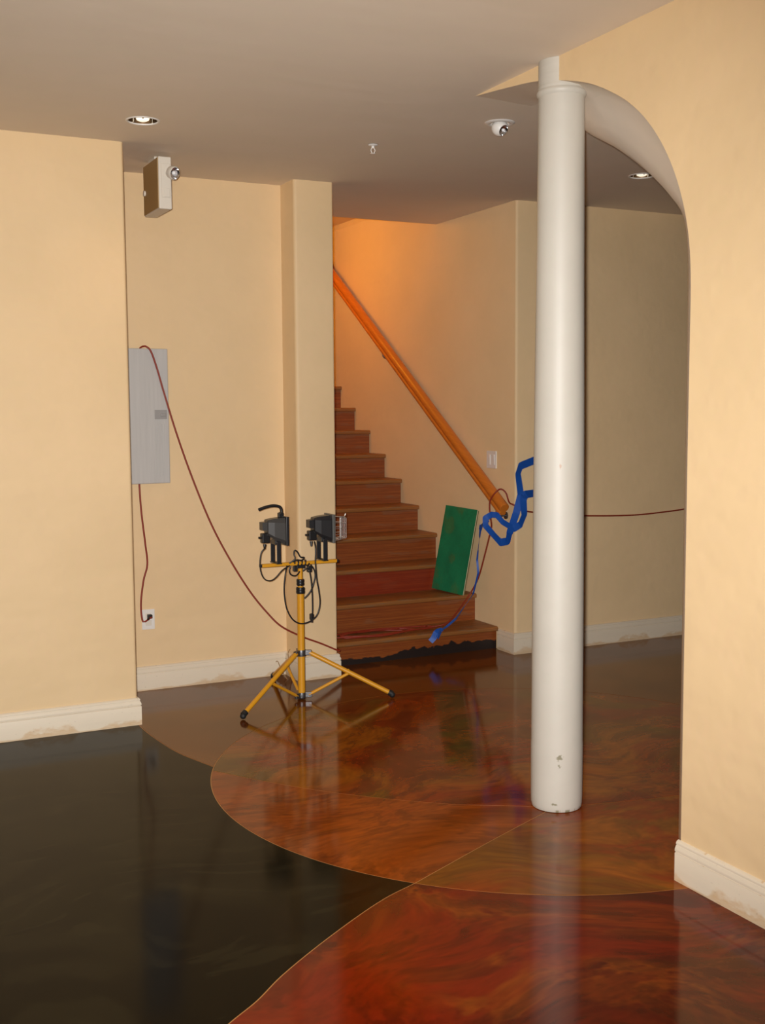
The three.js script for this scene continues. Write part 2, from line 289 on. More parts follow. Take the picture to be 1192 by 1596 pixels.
  zone('rust stained concrete', [...inner, ...rev(spoke).slice(1), ...arc(aC, aT, 60).slice(1, -1)], floorMat('crescent', ...ci, 1024, 1024), ci);
  zone('mottled brown stained concrete', [...spoke, ...on2.slice(1), ...arc(aE, aC, 60).slice(1, -1)], floorMat('wedge', ...ci, 1024, 1024), ci);
}

/* ------------------------------------------------ column */
{
  // marks on the paint near the foot: olive scuffs, chipped drips at the base
  const scuffMap = tex(512, 2048, (u, v) => {
    const y = v * 2.9, a = u, n = 1 + 0.07 * (fbm(u * 6, v * 30, 64, 61, 5) - 0.5); let c = [0.545 * n, 0.51 * n, 0.44 * n];
    const f = fbm(u * 90, v * 500, 512, 69, 3), blot = (a0, y0, ra, ry) => smooth(1, 0.5, Math.hypot((a - a0) / ra, (y - y0) / ry) + (f - 0.5) * 1.6);
    const s = Math.max(blot(0.92, 0.225, 0.022, 0.013), blot(0.918, 0.19, 0.012, 0.009), blot(0.89, 0.035, 0.02, 0.006), smooth(0.62, 0.7, fbm(u * 40, 0.5, 40, 73, 3)) * smooth(0.016, 0.008, y));
    c = c.map((x, i) => lerp(x, [0.2, 0.18, 0.1][i], s * 0.85)); const r = blot(0.912, 1.37, 0.008, 0.014); return c.map((x, i) => lerp(x, [0.45, 0.26, 0.16][i], r * 0.7));
  }, true);
  const scuffed = new THREE.MeshStandardMaterial({ map: scuffMap, roughness: 0.5, bumpMap: trowel, bumpScale: 0.0012 });
  const colUV = (g) => { const p = g.getAttribute('position'), q = g.getAttribute('uv'); for (let i = 0; i < p.count; i++) q.setY(i, p.getY(i) / 2.9); return g; };
  const col = thing('column', 'tall round white painted column standing under the arch', 'column', [2.598, 0, -3.6805]);
  mesh('shaft', colUV(lathe([[0, 0], [0.095, 0], [0.0985, 0.004], [0.1015, 0.02], [0.1025, 0.05], [0.1032, 0.262], [0.1022, 0.268], [0.101, 0.8], [0.0975, 1.5], [0.092, 2.1], [0.0885, 2.6], [0.0875, 2.768]], 64)), scuffed, col);
  mesh('collar', lathe([[0.0865, 2.762], [0.0895, 2.766], [0.0935, 2.771], [0.095, 2.778], [0.0935, 2.785], [0.090, 2.788], [0.0895, 2.793], [0.0895, 2.80], [0.0885, 2.803], [0.088, 2.807]], 64), columnMat, col);
  mesh('neck', lathe([[0.0882, 2.80], [0.0882, 2.8955]], 64), columnMat, col);
}

/* ------------------------------------------------ staircase */
const RISE = 0.1824, RUN = 0.2756, Y0 = 0.149, Z0 = -6.341;
function woodMap(c0, c1, seed, dirty) {
  return tex(1024, 256, (u, v) => {
    const g = fbm(u * 4, v * 40, 64, seed, 4), f = fbm(u * 30, v * 160, 256, seed + 9, 3), d = fbm(u * 7, v * 3, 64, seed + 17, 4);
    let k = [0, 1, 2].map((i) => lerp(c0[i], c1[i], smooth(0.3, 0.7, g)) * (0.8 + 0.4 * f));
    const s = smooth(0.56, 0.72, d); k = k.map((x, i) => lerp(x, [0.20, 0.13, 0.075][i], s * 0.35 * dirty));
    return k;
  }, true);
}
const treadTex = woodMap([0.22, 0.075, 0.014], [0.33, 0.135, 0.034], 201, 1.6), riserTex = woodMap([0.20, 0.042, 0.005], [0.28, 0.072, 0.010], 221, 0.8), redTex = woodMap([0.20, 0.019, 0.003], [0.25, 0.031, 0.005], 241, 0.2);
const treadMat = new THREE.MeshStandardMaterial({ map: treadTex, roughness: 0.5 }), riserMat = new THREE.MeshStandardMaterial({ map: riserTex, roughness: 0.5 }), redRiser = new THREE.MeshStandardMaterial({ map: redTex, roughness: 0.45 });
// black sealer smeared along the foot of the lowest riser, in ragged blots
const firstRiser = new THREE.MeshStandardMaterial({
  roughness: 0.5, map: tex(1024, 256, (u, v) => {
    const g = fbm(u * 4, v * 40, 64, 221, 4), f = fbm(u * 30, v * 160, 256, 230, 3); let k = [0, 1, 2].map((i) => lerp([0.20, 0.042, 0.005][i], [0.27, 0.072, 0.010][i], smooth(0.3, 0.7, g)) * (0.8 + 0.4 * f));
    const edge = 0.16 + 0.30 * fbm(u * 9, 0.5, 64, 271, 4) + 0.42 * smooth(0.35, 0.55, u) * fbm(u * 22, 4.5, 64, 277, 3) - 0.12 * smooth(0.95, 1, u);
    const s = smooth(edge + 0.03, edge - 0.03, v + 0.16 * (fbm(u * 40, v * 10, 128, 283, 3) - 0.5)); return k.map((x) => lerp(x, 0.006, s * 0.96));
  }, true)
});
{
  const st = thing('staircase', 'straight flight of bare stained wooden stairs rising between cream walls', 'stairs', [0, 0, 0]);
  const x0 = xP2 + 0.003, x1 = xS - 0.003, W = x1 - x0;
  const setUV = (g) => { const p = g.getAttribute('position'), n = g.getAttribute('normal'), uv = new Float32Array(p.count * 2); let y0 = 1e9, y1 = -1e9, z0 = 1e9, z1 = -1e9; for (let i = 0; i < p.count; i++) { y0 = Math.min(y0, p.getY(i)); y1 = Math.max(y1, p.getY(i)); z0 = Math.min(z0, p.getZ(i)); z1 = Math.max(z1, p.getZ(i)); } for (let i = 0; i < p.count; i++) { uv[2 * i] = (p.getX(i) - x0) / W; uv[2 * i + 1] = Math.abs(n.getY(i)) > 0.7 ? (p.getZ(i) - z0) / (z1 - z0) : (p.getY(i) - y0) / (y1 - y0); } g.setAttribute('uv', new THREE.BufferAttribute(uv, 2)); return g; };
  for (let k = 0; k < 14; k++) {
    const y = Y0 + RISE * k, z = Z0 - RUN * k, th = 0.03, back = z - RUN - 0.028;
    // tread with a rounded nose
    const s = new THREE.Shape(); s.moveTo(-back, y - th); s.lineTo(-back, y); s.lineTo(-z + 0.014, y); s.absarc(-z + 0.014, y - 0.014, 0.014, Math.PI / 2, Math.PI, false); s.lineTo(-z, y - th + 0.012); s.absarc(-z + 0.012, y - th + 0.012, 0.012, Math.PI, Math.PI * 1.5, false); s.closePath();
    let g = new THREE.ExtrudeGeometry(s, { depth: k ? W : W - 0.06, bevelEnabled: false, curveSegments: 6 }); g.rotateY(Math.PI / 2); g.translate(k ? x0 : x0 + 0.06, 0, 0);
    const parts = [g];
    if (!k) { // quarter-round left corner of the lowest tread
      const q = new THREE.Shape(); q.moveTo(0.06, -z); q.absarc(0.06, -z + 0.06, 0.06, -Math.PI / 2, -Math.PI, true); q.lineTo(0, -back); q.lineTo(0.06, -back); q.closePath();
      const e = new THREE.ExtrudeGeometry(q, { depth: th, bevelEnabled: false, curveSegments: 10 }); e.rotateX(-Math.PI / 2); e.translate(x0, y - th, 0); parts.push(e);
    }
    mesh('tread', setUV(parts.length > 1 ? mergeGeometries(parts.map(clean)) : clean(g)), treadMat, st);
    const yb = k ? y - RISE : 0, r = box(x0, x1, yb, y - th, z - 0.045, z - 0.024);
    mesh('riser', setUV(r), k === 0 ? firstRiser : k === 2 ? redRiser : riserMat, st);
  }
  mesh('landing', box(x0, x1, Y0 + RISE * 13 - 0.03, Y0 + RISE * 13 - 0.001, -10.79, Z0 - RUN * 14), treadMat, st);
}

/* ------------------------------------------------ handrail on the stair wall */
{
  const rail = thing('handrail', 'sloping varnished wooden handrail fixed to the stair wall', 'handrail', [0, 0, 0]);
  const a = Math.atan2(RISE, RUN), yA = 0.947, zA = -6.165, len = 4.4;
  const wood = new THREE.MeshStandardMaterial({ map: tex(1024, 128, (u, v) => { const g = fbm(u * 6, v * 30, 64, 301, 4); return [lerp(0.56, 0.70, g), lerp(0.155, 0.215, g), lerp(0.016, 0.028, g)]; }, true, [0.5, 1]), roughness: 0.35 });
  // mopstick profile: fat rounded top, narrow waist groove, slimmer foot
  const s = new THREE.Shape(); s.moveTo(-0.019, -0.042); s.lineTo(0.019, -0.042); s.quadraticCurveTo(0.024, -0.036, 0.022, -0.026); s.lineTo(0.017, -0.016); s.lineTo(0.017, -0.012); s.quadraticCurveTo(0.03, -0.006, 0.03, 0.012); s.quadraticCurveTo(0.028, 0.038, 0, 0.042); s.quadraticCurveTo(-0.028, 0.038, -0.03, 0.012); s.quadraticCurveTo(-0.03, -0.006, -0.017, -0.012); s.lineTo(-0.017, -0.016); s.lineTo(-0.022, -0.026); s.quadraticCurveTo(-0.024, -0.036, -0.019, -0.042);
  const g = new THREE.ExtrudeGeometry(s, { depth: len, bevelEnabled: true, bevelSize: 0.003, bevelThickness: 0.003, bevelSegments: 2, curveSegments: 8 });
  g.rotateY(Math.PI); g.rotateX(a); g.translate(xS - 0.075, yA, zA);
  const p = g.getAttribute('position'), uv = g.getAttribute('uv'); for (let i = 0; i < p.count; i++) uv.setXY(i, -p.getZ(i), (p.getY(i) + p.getX(i)) * 6);
  mesh('rail', g, wood, rail);
  for (const z of [-6.25, -7.89, -9.5]) {
    const y = yA + (zA - z) * RISE / RUN - 0.05, b = part(rail, 'bracket');
    mesh('wall_plate', cyl([xS - 0.008, y - 0.055, z], [xS - 0.0005, y - 0.055, z], 0.024), zinc, b);
    mesh('arm', tube([[xS - 0.006, y - 0.055, z], [xS - 0.05, y - 0.055, z], [xS - 0.074, y - 0.035, z], [xS - 0.075, y + 0.004, z]], 0.006), zinc, b);
  }
}

/* ------------------------------------------------ wall fittings */
{
  const sw = thing('light_switch', 'white double rocker light switch plate beside the handrail', 'light switch', [xS, 1.256, -6.426]);
  mesh('plate', rbox(0.008, 0.116, 0.118, 0.003, -0.004), whitePlastic, sw);
  for (const dz of [-0.026, 0.026]) { const r = rbox(0.006, 0.068, 0.034, 0.0015, -0.0095, 0, dz); const m = mesh('rocker', r, whitePlastic, sw); m.rotation.z = 0.03; }
  const o = thing('wall_outlet', 'white electrical outlet low on the alcove wall with a black plug', 'outlet', [1.645, 0.408, zN]);
  mesh('plate', rbox(0.074, 0.116, 0.006, 0.0025, 0, 0, 0.003), whitePlastic, o);
  for (const dy of [-0.02, 0.02]) mesh('receptacle', rbox(0.034, 0.03, 0.005, 0.002, 0, dy, 0.0065), creamPlastic, o);
}
{
  // load-centre panel: a shallow tub with a cover plate standing proud of it
  const p = thing('electrical_panel', 'grey metal breaker panel on the alcove wall, draped by red cord', 'electrical panel', [1.6, 1.56, zN]);
  const grey = new THREE.MeshStandardMaterial({ map: tex(256, 512, (u, v) => { const n = 0.92 + 0.16 * fbm(u * 30, v * 3, 64, 401, 4); return [0.50 * n, 0.49 * n, 0.47 * n]; }, true), roughness: 0.4 });
  mesh('tub', box(-0.15, 0.0, -0.34, 0.34, 0.001, 0.012), grey, p);
  mesh('cover', rbox(0.36, 0.752, 0.014, 0.005, 0, 0, 0.043), grey, p);
  mesh('hinge_side', box(-0.178, -0.16, -0.37, 0.37, 0.001, 0.036), grey, p);
  mesh('latch', [rbox(0.07, 0.05, 0.006, 0.002, 0.132, 0.01, 0.053), rbox(0.03, 0.018, 0.008, 0.003, 0.145, 0.008, 0.059)].map(clean), std([0.32, 0.31, 0.3], 0.4), p);
  for (const x of [0.10, 0.118, 0.136, 0.15]) mesh('raised_line', rbox(0.005, 0.29, 0.003, 0.001, x, -0.19, 0.0508), grey, p);  // thin raised vertical lines on the lower half of the cover
}

/* ------------------------------------------------ ceiling fittings */
function downlight(x, z, label, yaw) {
  const d = thing('recessed_downlight', label, 'downlight', [x, C, z], undefined); d.rotation.y = yaw;
  mesh('trim_ring', lathe([[0.066, 0.002], [0.066, -0.002], [0.070, -0.004], [0.075, -0.0035], [0.077, -0.001], [0.077, 0.0]], 40), whitePlastic, d);
  mesh('can', lathe([[0.0665, 0.0], [0.064, 0.03], [0.058, 0.07], [0.045, 0.1], [0.0, 0.112]], 40), new THREE.MeshStandardMaterial({ color: rgb(0.16, 0.1, 0.05), metalness: 0.8, roughness: 0.25, side: THREE.DoubleSide }), d);
  mesh('lamp', lathe([[0.0, -0.003], [0.018, -0.002], [0.028, 0.003], [0.031, 0.012], [0.030, 0.03], [0.016, 0.06], [0.012, 0.09], [0, 0.09]], 24), new THREE.MeshStandardMaterial({ color: rgb(0.95, 0.93, 0.9), roughness: 0.2, emissive: rgb(1, 0.86, 0.66), emissiveIntensity: 0.9 }), d);
  const sp = new THREE.SpotLight(new THREE.Color(1, 0.55, 0.2), 0.4, 0, 1.0, 1, 2); sp.position.set(0, -0.012, 0); sp.target.position.set(0, -2, 0); sp.castShadow = true; sp.shadow.radius = 1.5; d.add(sp, sp.target);
  for (const a of [0, 2.1, 4.2]) mesh('spring_clip', rbox(0.006, 0.03, 0.01, 0.002, 0.05 * Math.cos(a), 0.012, 0.05 * Math.sin(a)), chrome, d);
  return d;
}
downlight(FIX[0][0], FIX[0][1], 'recessed ceiling downlight near the edge of the left wall', 0.3);
downlight(FIX[1][0], FIX[1][1], 'recessed ceiling downlight seen through the arch right of the column', 2.2);
{
  const e = thing('eyeball_downlight', 'white swivel eyeball spotlight in the ceiling left of the column', 'spotlight', [FIX[2][0], C, FIX[2][1]]);
  mesh('trim_ring', lathe([[0.046, 0.001], [0.046, -0.006], [0.06, -0.006], [0.070, -0.001], [0.070, 0]], 40), whitePlastic, e);
  const ball = new THREE.SphereGeometry(0.038, 36, 24, 0, Math.PI * 2, 0.72, Math.PI - 0.72); const dir = new THREE.Vector3(0.2, -0.52, 0.75).normalize();
  ball.applyQuaternion(new THREE.Quaternion().setFromUnitVectors(new THREE.Vector3(0, 1, 0), dir)); ball.translate(0, -0.022, 0);
  mesh('eyeball', ball, std([0.8, 0.77, 0.72], 0.4, { side: THREE.DoubleSide }), e);
  const q = new THREE.Quaternion().setFromUnitVectors(new THREE.Vector3(0, 1, 0), dir);
  const rf = lathe([[0.0, 0.008], [0.009, 0.010], [0.019, 0.017], [0.0248, 0.0284]], 28); rf.applyQuaternion(q); rf.translate(0, -0.022, 0);
  mesh('reflector', rf, new THREE.MeshStandardMaterial({ color: rgb(0.7, 0.7, 0.7), metalness: 1, roughness: 0.15, side: THREE.DoubleSide }), e);
  const bl = new THREE.SphereGeometry(0.008, 14, 10); bl.applyQuaternion(q); bl.translate(dir.x * 0.026, dir.y * 0.026 - 0.022, dir.z * 0.026);
  mesh('bulb', bl, std([0.95, 0.95, 0.95], 0.1), e);
  const s = thing('fire_sprinkler', 'small pendant fire sprinkler head on the ceiling', 'sprinkler', [2.53, C, -5.18]);
  mesh('escutcheon', lathe([[0, 0], [0.026, 0], [0.024, -0.005], [0.011, -0.009], [0, -0.009]], 24), whitePlastic, s);
  mesh('frame', [cyl([0, -0.008, 0], [0, -0.02, 0], 0.008), tube([[0.007, -0.018, 0], [0.011, -0.03, 0], [0.004, -0.044, 0]], 0.0022), tube([[-0.007, -0.018, 0], [-0.011, -0.03, 0], [-0.004, -0.044, 0]], 0.0022)], whitePlastic, s);
  mesh('deflector', cyl([0, -0.046, 0], [0, -0.044, 0], 0.013), whitePlastic, s);
}
{
  const e = thing('emergency_light', 'beige emergency light box hung from the ceiling with one swivel lamp', 'emergency light', [1.645, C, -5.92]);
  mesh('canopy', rbox(0.05, 0.02, 0.12, 0.004, 0, -0.0105, -0.02), creamPlastic, e);
  mesh('housing', rbox(0.068, 0.262, 0.29, 0.006, 0, -0.151, 0), creamPlastic, e);
  mesh('tan_side', rbox(0.004, 0.25, 0.278, 0.0015, -0.0355, -0.151, 0), std([0.42, 0.27, 0.11], 0.5), e);  // left face of the box, darker tan than the rest
  mesh('end_plate', [rbox(0.046, 0.17, 0.006, 0.002, 0.002, -0.14, 0.147), rbox(0.03, 0.045, 0.006, 0.002, 0.006, -0.2, 0.149)].map(clean), creamPlastic, e);
  mesh('test_knob', cyl([-0.034, -0.165, -0.11], [-0.046, -0.165, -0.11], 0.014), creamPlastic, e);
  const h = part(e, 'lamp_head'), dir = new THREE.Vector3(0.45, -0.32, 0.83).normalize(), q = new THREE.Quaternion().setFromUnitVectors(new THREE.Vector3(0, 1, 0), dir), c = [0.032, -0.105, 0.178];
  const bowl = lathe([[0, -0.034], [0.018, -0.031], [0.03, -0.018], [0.034, 0.0], [0.034, 0.014], [0.03, 0.015]], 28); bowl.applyQuaternion(q); bowl.translate(...c); mesh('shell', bowl, creamPlastic, h);
  const ref = lathe([[0.0, -0.012], [0.012, -0.009], [0.022, 0.0], [0.03, 0.0145]], 28); ref.applyQuaternion(q); ref.translate(...c); mesh('reflector', ref, new THREE.MeshStandardMaterial({ color: rgb(0.8, 0.8, 0.82), metalness: 1, roughness: 0.14, side: THREE.DoubleSide }), h);
  const b = new THREE.SphereGeometry(0.011, 16, 12); b.translate(c[0] + dir.x * 0.006, c[1] + dir.y * 0.006, c[2] + dir.z * 0.006); mesh('bulb', b, std([0.98, 0.98, 0.98], 0.1), h);
  mesh('swivel', cyl([0.012, -0.105, 0.146], [0.02, -0.105, 0.16], 0.014), creamPlastic, h);
}
{ // fittings of the unseen stairwell lamp and the added fill panel
  const g = thing('unseen_globe_light', 'unseen warm globe lamp lighting the stairwell, hidden behind the header', 'ceiling light', [STAIR_LAMP.x, 0, STAIR_LAMP.z]);
  mesh('base', cyl([0, 3.115, 0], [0, 3.139, 0], 0.07), whitePlastic, g);
  const s = new THREE.SphereGeometry(0.09, 28, 20); s.translate(0, STAIR_LAMP.y + 0.03, 0);
  const m = mesh('globe', s, new THREE.MeshStandardMaterial({ color: rgb(0.9, 0.8, 0.6), emissive: rgb(1, 0.45, 0.1), emissiveIntensity: 1.2, roughness: 0.4 }), g); m.castShadow = false;
  const r = thing('added_fill_panel', 'added rectangular fill light, out of view behind the camera', 'ceiling light', [FILL_LAMP.x, FILL_LAMP.y, FILL_LAMP.z]);
  mesh('housing', box(-0.65, 0.65, 0.0, 0.0358, -0.35, 0.35), whitePlastic, r);
  mesh('diffuser', box(-0.6, 0.6, -0.012, -0.001, -0.3, 0.3), new THREE.MeshStandardMaterial({ color: rgb(0.8, 0.7, 0.5), emissive: rgb(1, 0.6, 0.28), emissiveIntensity: 0.4, roughness: 0.5 }), r);
}

/* ------------------------------------------------ tripod work light */
{
  const O = [2.333, 0, -5.72], stand = thing('work_light_stand', 'yellow tripod stand carrying two black halogen work lamps', 'work light', O);
  const R = (p) => [p[0] - O[0], p[1], p[2] - O[2]];
  mesh('lower_pole', cyl([0, 0.022, 0], [0, 0.6, 0], 0.02), yellowMat, stand);
  mesh('upper_pole', cyl([0, 0.58, 0], [0, 0.75, 0], 0.0135), yellowMat, stand);
  for (const [y, r] of [[0.607, 0.0245], [0.652, 0.0215]]) { const g = lathe([[0.012, y - 0.018], [r - 0.003, y - 0.018], [r, y - 0.014], [r, y - 0.003], [r - 0.0015, y], [r, y + 0.003], [r, y + 0.014], [r - 0.003, y + 0.018], [0.012, y + 0.018]], 28); mesh('collar', g, blackPlastic, stand); }
  // clamp with three lugs, hub at the bottom
  const feet = [[1.899, -5.471], [2.792, -5.505], [2.36, -6.235]].map(([x, z]) => [x - O[0], z - O[2]]);
  const dirs = feet.map(([x, z]) => { const l = Math.hypot(x, z); return [x / l, z / l]; });
  const lug = (d, y, w) => { const g = new RoundedBoxGeometry(0.045, 0.028, w, 2, 0.003); g.rotateY(-Math.atan2(d[1], d[0])); g.translate(d[0] * 0.034, y, d[1] * 0.034); return g; };
  mesh('clamp', [lathe([[0.0205, 0.243], [0.026, 0.243], [0.026, 0.277], [0.0205, 0.277]], 28), ...dirs.map((d) => lug(d, 0.262, 0.022))], zinc, stand);
  mesh('hub', [lathe([[0, 0.006], [0.02, 0.006], [0.024, 0.012], [0.024, 0.036], [0.0205, 0.04]], 28), ...dirs.map((d) => { const g = lug(d, 0.026, 0.016); return g; })], zinc, stand);
  feet.forEach((f, i) => {
    const d = dirs[i], top = [d[0] * 0.045, 0.262, d[1] * 0.045], end = [f[0] * 0.985, 0.024, f[1] * 0.985], at = (t) => top.map((v, k) => lerp(v, end[k], t));
    const leg = mesh('leg', cyl(top, end, 0.0125), yellowMat, stand);
    mesh('rubber_foot', [cyl(at(0.955), at(1.0), 0.0165, 0.0165), (() => { const s = new THREE.SphereGeometry(0.0165, 16, 12); s.translate(end[0], end[1] - 0.005, end[2]); return s; })()], rubber, leg);
    const j = at(0.47); mesh('brace', [cyl([d[0] * 0.04, 0.026, d[1] * 0.04], [j[0], j[1] - 0.008, j[2]], 0.0085), cyl([j[0], j[1] - 0.013, j[2]], [j[0], j[1] + 0.016, j[2]], 0.005)], yellowMat, stand);
  });
  const bar = mesh('crossbar', rbox(0.44, 0.018, 0.022, 0.003, -0.003, 0.757, 0), yellowMat, stand);
  for (const x of [-0.228, 0.222]) mesh('end_cap', rbox(0.012, 0.016, 0.02, 0.002, x, 0.757, 0), blackPlastic, bar);
  mesh('bar_clamp', [rbox(0.05, 0.02, 0.034, 0.003, 0, 0.74, 0), rbox(0.022, 0.03, 0.026, 0.003, -0.03, 0.728, 0), rbox(0.026, 0.034, 0.026, 0.004, 0.052, 0.722, 0.004)], blackMetal, stand);
  function lamp(x, guard, handle) {
    const L = part(stand, 'work_lamp'); L.position.set(x, 0.766, 0);
    // U bracket
    mesh('bracket', [rbox(0.03, 0.006, 0.11, 0.002, 0, 0.003, 0), rbox(0.024, 0.122, 0.006, 0.002, 0, 0.061, 0.046), rbox(0.024, 0.122, 0.006, 0.002, 0, 0.061, -0.046), cyl([0, 0.116, 0.053], [0, 0.116, 0.03], 0.01), cyl([0, 0.116, -0.053], [0, 0.116, -0.03], 0.01), rbox(0.03, 0.03, 0.062, 0.003, 0, 0.118, 0)], blackMetal, L);
    // housing: octagonal sections growing from the small rear block to the wide front
    const sec = [[-0.083, 0.184, 0.226, 0.024, 0.0], [-0.056, 0.18, 0.228, 0.026, 0.0], [-0.053, 0.168, 0.226, 0.034, 0.012], [-0.02, 0.148, 0.224, 0.042, 0.02], [0.036, 0.126, 0.22, 0.05, 0.028], [0.04, 0.12, 0.224, 0.054, 0.024]];
    const ring = ([x, y0, y1, h, c]) => [[x, y0, h], [x, y1, h], [x, y1 + c, h * 0.72], [x, y1 + c, -h * 0.72], [x, y1, -h], [x, y0, -h], [x, y0 - c * 0.8, -h * 0.72], [x, y0 - c * 0.8, h * 0.72]];
    const pos = [], rs = sec.map(ring);
    for (let i = 0; i < rs.length - 1; i++) for (let k = 0; k < 8; k++) { const a = rs[i][k], b = rs[i][(k + 1) % 8], c = rs[i + 1][(k + 1) % 8], d = rs[i + 1][k]; pos.push(...a, ...b, ...c, ...a, ...c, ...d); }
    for (let k = 1; k < 7; k++) { pos.push(...rs[0][0], ...rs[0][k + 1], ...rs[0][k]); pos.push(...rs[5][0], ...rs[5][k], ...rs[5][k + 1]); }
    const g = new THREE.BufferGeometry(); g.setAttribute('position', new THREE.Float32BufferAttribute(pos, 3)); g.computeVertexNormals();
    const fins = [-0.03, -0.005, 0.02].map((fx) => rbox(0.003, 0.006, 0.07, 0.001, fx, 0.228 + (fx + 0.06) * 0.2, 0));
    mesh('housing', [g, ...fins], handle ? std([0.055, 0.053, 0.05], 0.35) : blackMetal, L);
    const fr = new THREE.Shape(); fr.moveTo(-0.058, 0.1); fr.lineTo(0.058, 0.1); fr.lineTo(0.058, 0.252); fr.lineTo(-0.058, 0.252); fr.closePath(); const hole = new THREE.Path(); hole.moveTo(-0.048, 0.112); hole.lineTo(-0.048, 0.24); hole.lineTo(0.048, 0.24); hole.lineTo(0.048, 0.112); hole.closePath(); fr.holes.push(hole);
    const fg = new THREE.ExtrudeGeometry(fr, { depth: 0.012, bevelEnabled: true, bevelSize: 0.002, bevelThickness: 0.002, bevelSegments: 2 }); fg.rotateY(Math.PI / 2); fg.translate(0.042, 0, 0);
    mesh('bezel', fg, handle ? blackMetal : bezelMat, L);
    mesh('lens', box(0.044, 0.048, 0.11, 0.242, -0.05, 0.05), glass, L);
    mesh('junction_box', [rbox(0.046, 0.054, 0.04, 0.006, -0.06, 0.14, 0), rbox(0.024, 0.03, 0.03, 0.003, -0.036, 0.162, 0), cyl([-0.082, 0.142, 0.0], [-0.098, 0.144, 0.0], 0.006), cyl([-0.068, 0.108, 0.01], [-0.07, 0.082, 0.016], 0.009, 0.005)], blackPlastic, L);
    if (handle) mesh('handle', [tube([[0.03, 0.238, 0], [0.036, 0.27, 0], [0.032, 0.297, 0], [0.014, 0.309, 0], [-0.02, 0.312, 0], [-0.06, 0.305, 0], [-0.094, 0.294, 0]], 0.0085, 10), rbox(0.028, 0.026, 0.026, 0.003, 0.03, 0.26, 0), cyl([0.032, 0.268, -0.018], [0.032, 0.268, 0.024], 0.008)], blackPlastic, L);
    if (guard) {
      const w = 0.0017, b = [], yb = [0.108, 0.14, 0.174, 0.208, 0.242], zz = [-0.052, -0.026, 0, 0.026, 0.052], xf = 0.128;
      const sq = (x, m) => tube([[x, 0.108 + m, -0.052 + m], [x, 0.242 - m, -0.052 + m], [x, 0.242 - m, 0.052 - m], [x, 0.108 + m, 0.052 - m]].flatMap((p, i, A) => [0, 0.33, 0.66].map((t) => p.map((v, k) => lerp(v, A[(i + 1) % 4][k], t)))), w, 6, 60, true, 0.1);
      b.push(sq(0.058, 0), sq(0.092, 0.005), sq(xf, 0.011));
      for (const y of yb) for (const s of [-1, 1]) b.push(tube([[0.054, y, s * 0.052], [0.092, lerp(y, 0.175, 0.08), s * 0.047], [xf, lerp(y, 0.175, 0.17), s * 0.041]], w * 0.9, 6, 12));
      for (const z of zz) { for (const y of [0.108, 0.242]) b.push(tube([[0.054, y, z], [0.092, lerp(y, 0.175, 0.08), z * 0.92], [xf, lerp(y, 0.175, 0.17), z * 0.8]], w * 0.9, 6, 12)); b.push(cyl([xf, 0.119, z * 0.8], [xf, 0.231, z * 0.8], w * 0.9, w * 0.9, 6)); }
      b.push(tube([[0.09, 0.24, 0.045], [0.115, 0.238, 0.045], [0.124, 0.256, 0.045]], 0.0032, 6, 10));
      mesh('wire_guard', b, new THREE.MeshStandardMaterial({ color: rgb(0.75, 0.73, 0.7), metalness: 0.85, roughness: 0.28 }), L);
    }
    return L;
  }
  lamp(2.193 - O[0], false, true); lamp(2.464 - O[0], true, false);
  const cable = (pts, r = 0.0042) => mesh('cable', tube(pts.map(R), r, 8), blackPlastic, stand);
  cable([[2.131, 0.872, -5.706], [2.118, 0.855, -5.69], [2.098, 0.83, -5.69], [2.09, 0.776, -5.69], [2.096, 0.723, -5.69], [2.117, 0.687, -5.69], [2.15, 0.678, -5.69], [2.18, 0.693, -5.69], [2.217, 0.729, -5.69], [2.262, 0.752, -5.695]], 0.0036);
  cable([[2.413, 0.872, -5.705], [2.408, 0.848, -5.68], [2.407, 0.813, -5.675], [2.405, 0.767, -5.675], [2.408, 0.714, -5.675], [2.413, 0.661, -5.675], [2.424, 0.6, -5.675], [2.429, 0.535, -5.675], [2.415, 0.479, -5.675], [2.384, 0.447, -5.675], [2.338, 0.431, -5.675], [2.3, 0.436, -5.675], [2.263, 0.464, -5.675], [2.234, 0.52, -5.675], [2.222, 0.587, -5.675], [2.221, 0.65, -5.675], [2.23, 0.716, -5.675], [2.245, 0.753, -5.69]]);
  const plugCable = cable([[2.335, 0.718, -5.69], [2.358, 0.73, -5.685], [2.373, 0.715, -5.685], [2.383, 0.661, -5.685], [2.388, 0.59, -5.685], [2.389, 0.519, -5.685], [2.388, 0.478, -5.685]]);
  mesh('plug', [rbox(0.022, 0.036, 0.022, 0.006, 0.05, 0.462, 0.035), cyl([0.05, 0.446, 0.031], [0.047, 0.43, 0.031], 0.003), cyl([0.054, 0.446, 0.039], [0.052, 0.43, 0.039], 0.003)], blackPlastic, plugCable);
  cable([[2.383, 0.749, -5.69], [2.401, 0.723, -5.69], [2.409, 0.694, -5.69], [2.404, 0.663, -5.69], [2.388, 0.614, -5.692], [2.369, 0.584, -5.698], [2.35, 0.564, -5.705]]);
  cable([[2.266, 0.75, -5.69], [2.258, 0.726, -5.69], [2.265, 0.704, -5.69], [2.288, 0.694, -5.69], [2.308, 0.7, -5.695], [2.322, 0.715, -5.7]]);
  cable([[2.262, 0.762, -5.70], [2.291, 0.786, -5.69], [2.288, 0.811, -5.695], [2.292, 0.832, -5.695], [2.307, 0.824, -5.695], [2.325, 0.795, -5.695], [2.347, 0.79, -5.695], [2.332, 0.777, -5.692], [2.302, 0.78, -5.69], [2.28, 0.77, -5.69]]);
  const wrap = []; for (let i = 0; i <= 40; i++) { const t = i / 40, a = t * Math.PI * 2 * 4; wrap.push([2.295 + 0.085 * t, 0.757 + 0.0155 * Math.sin(a), -5.72 + 0.0175 * Math.cos(a)]); }
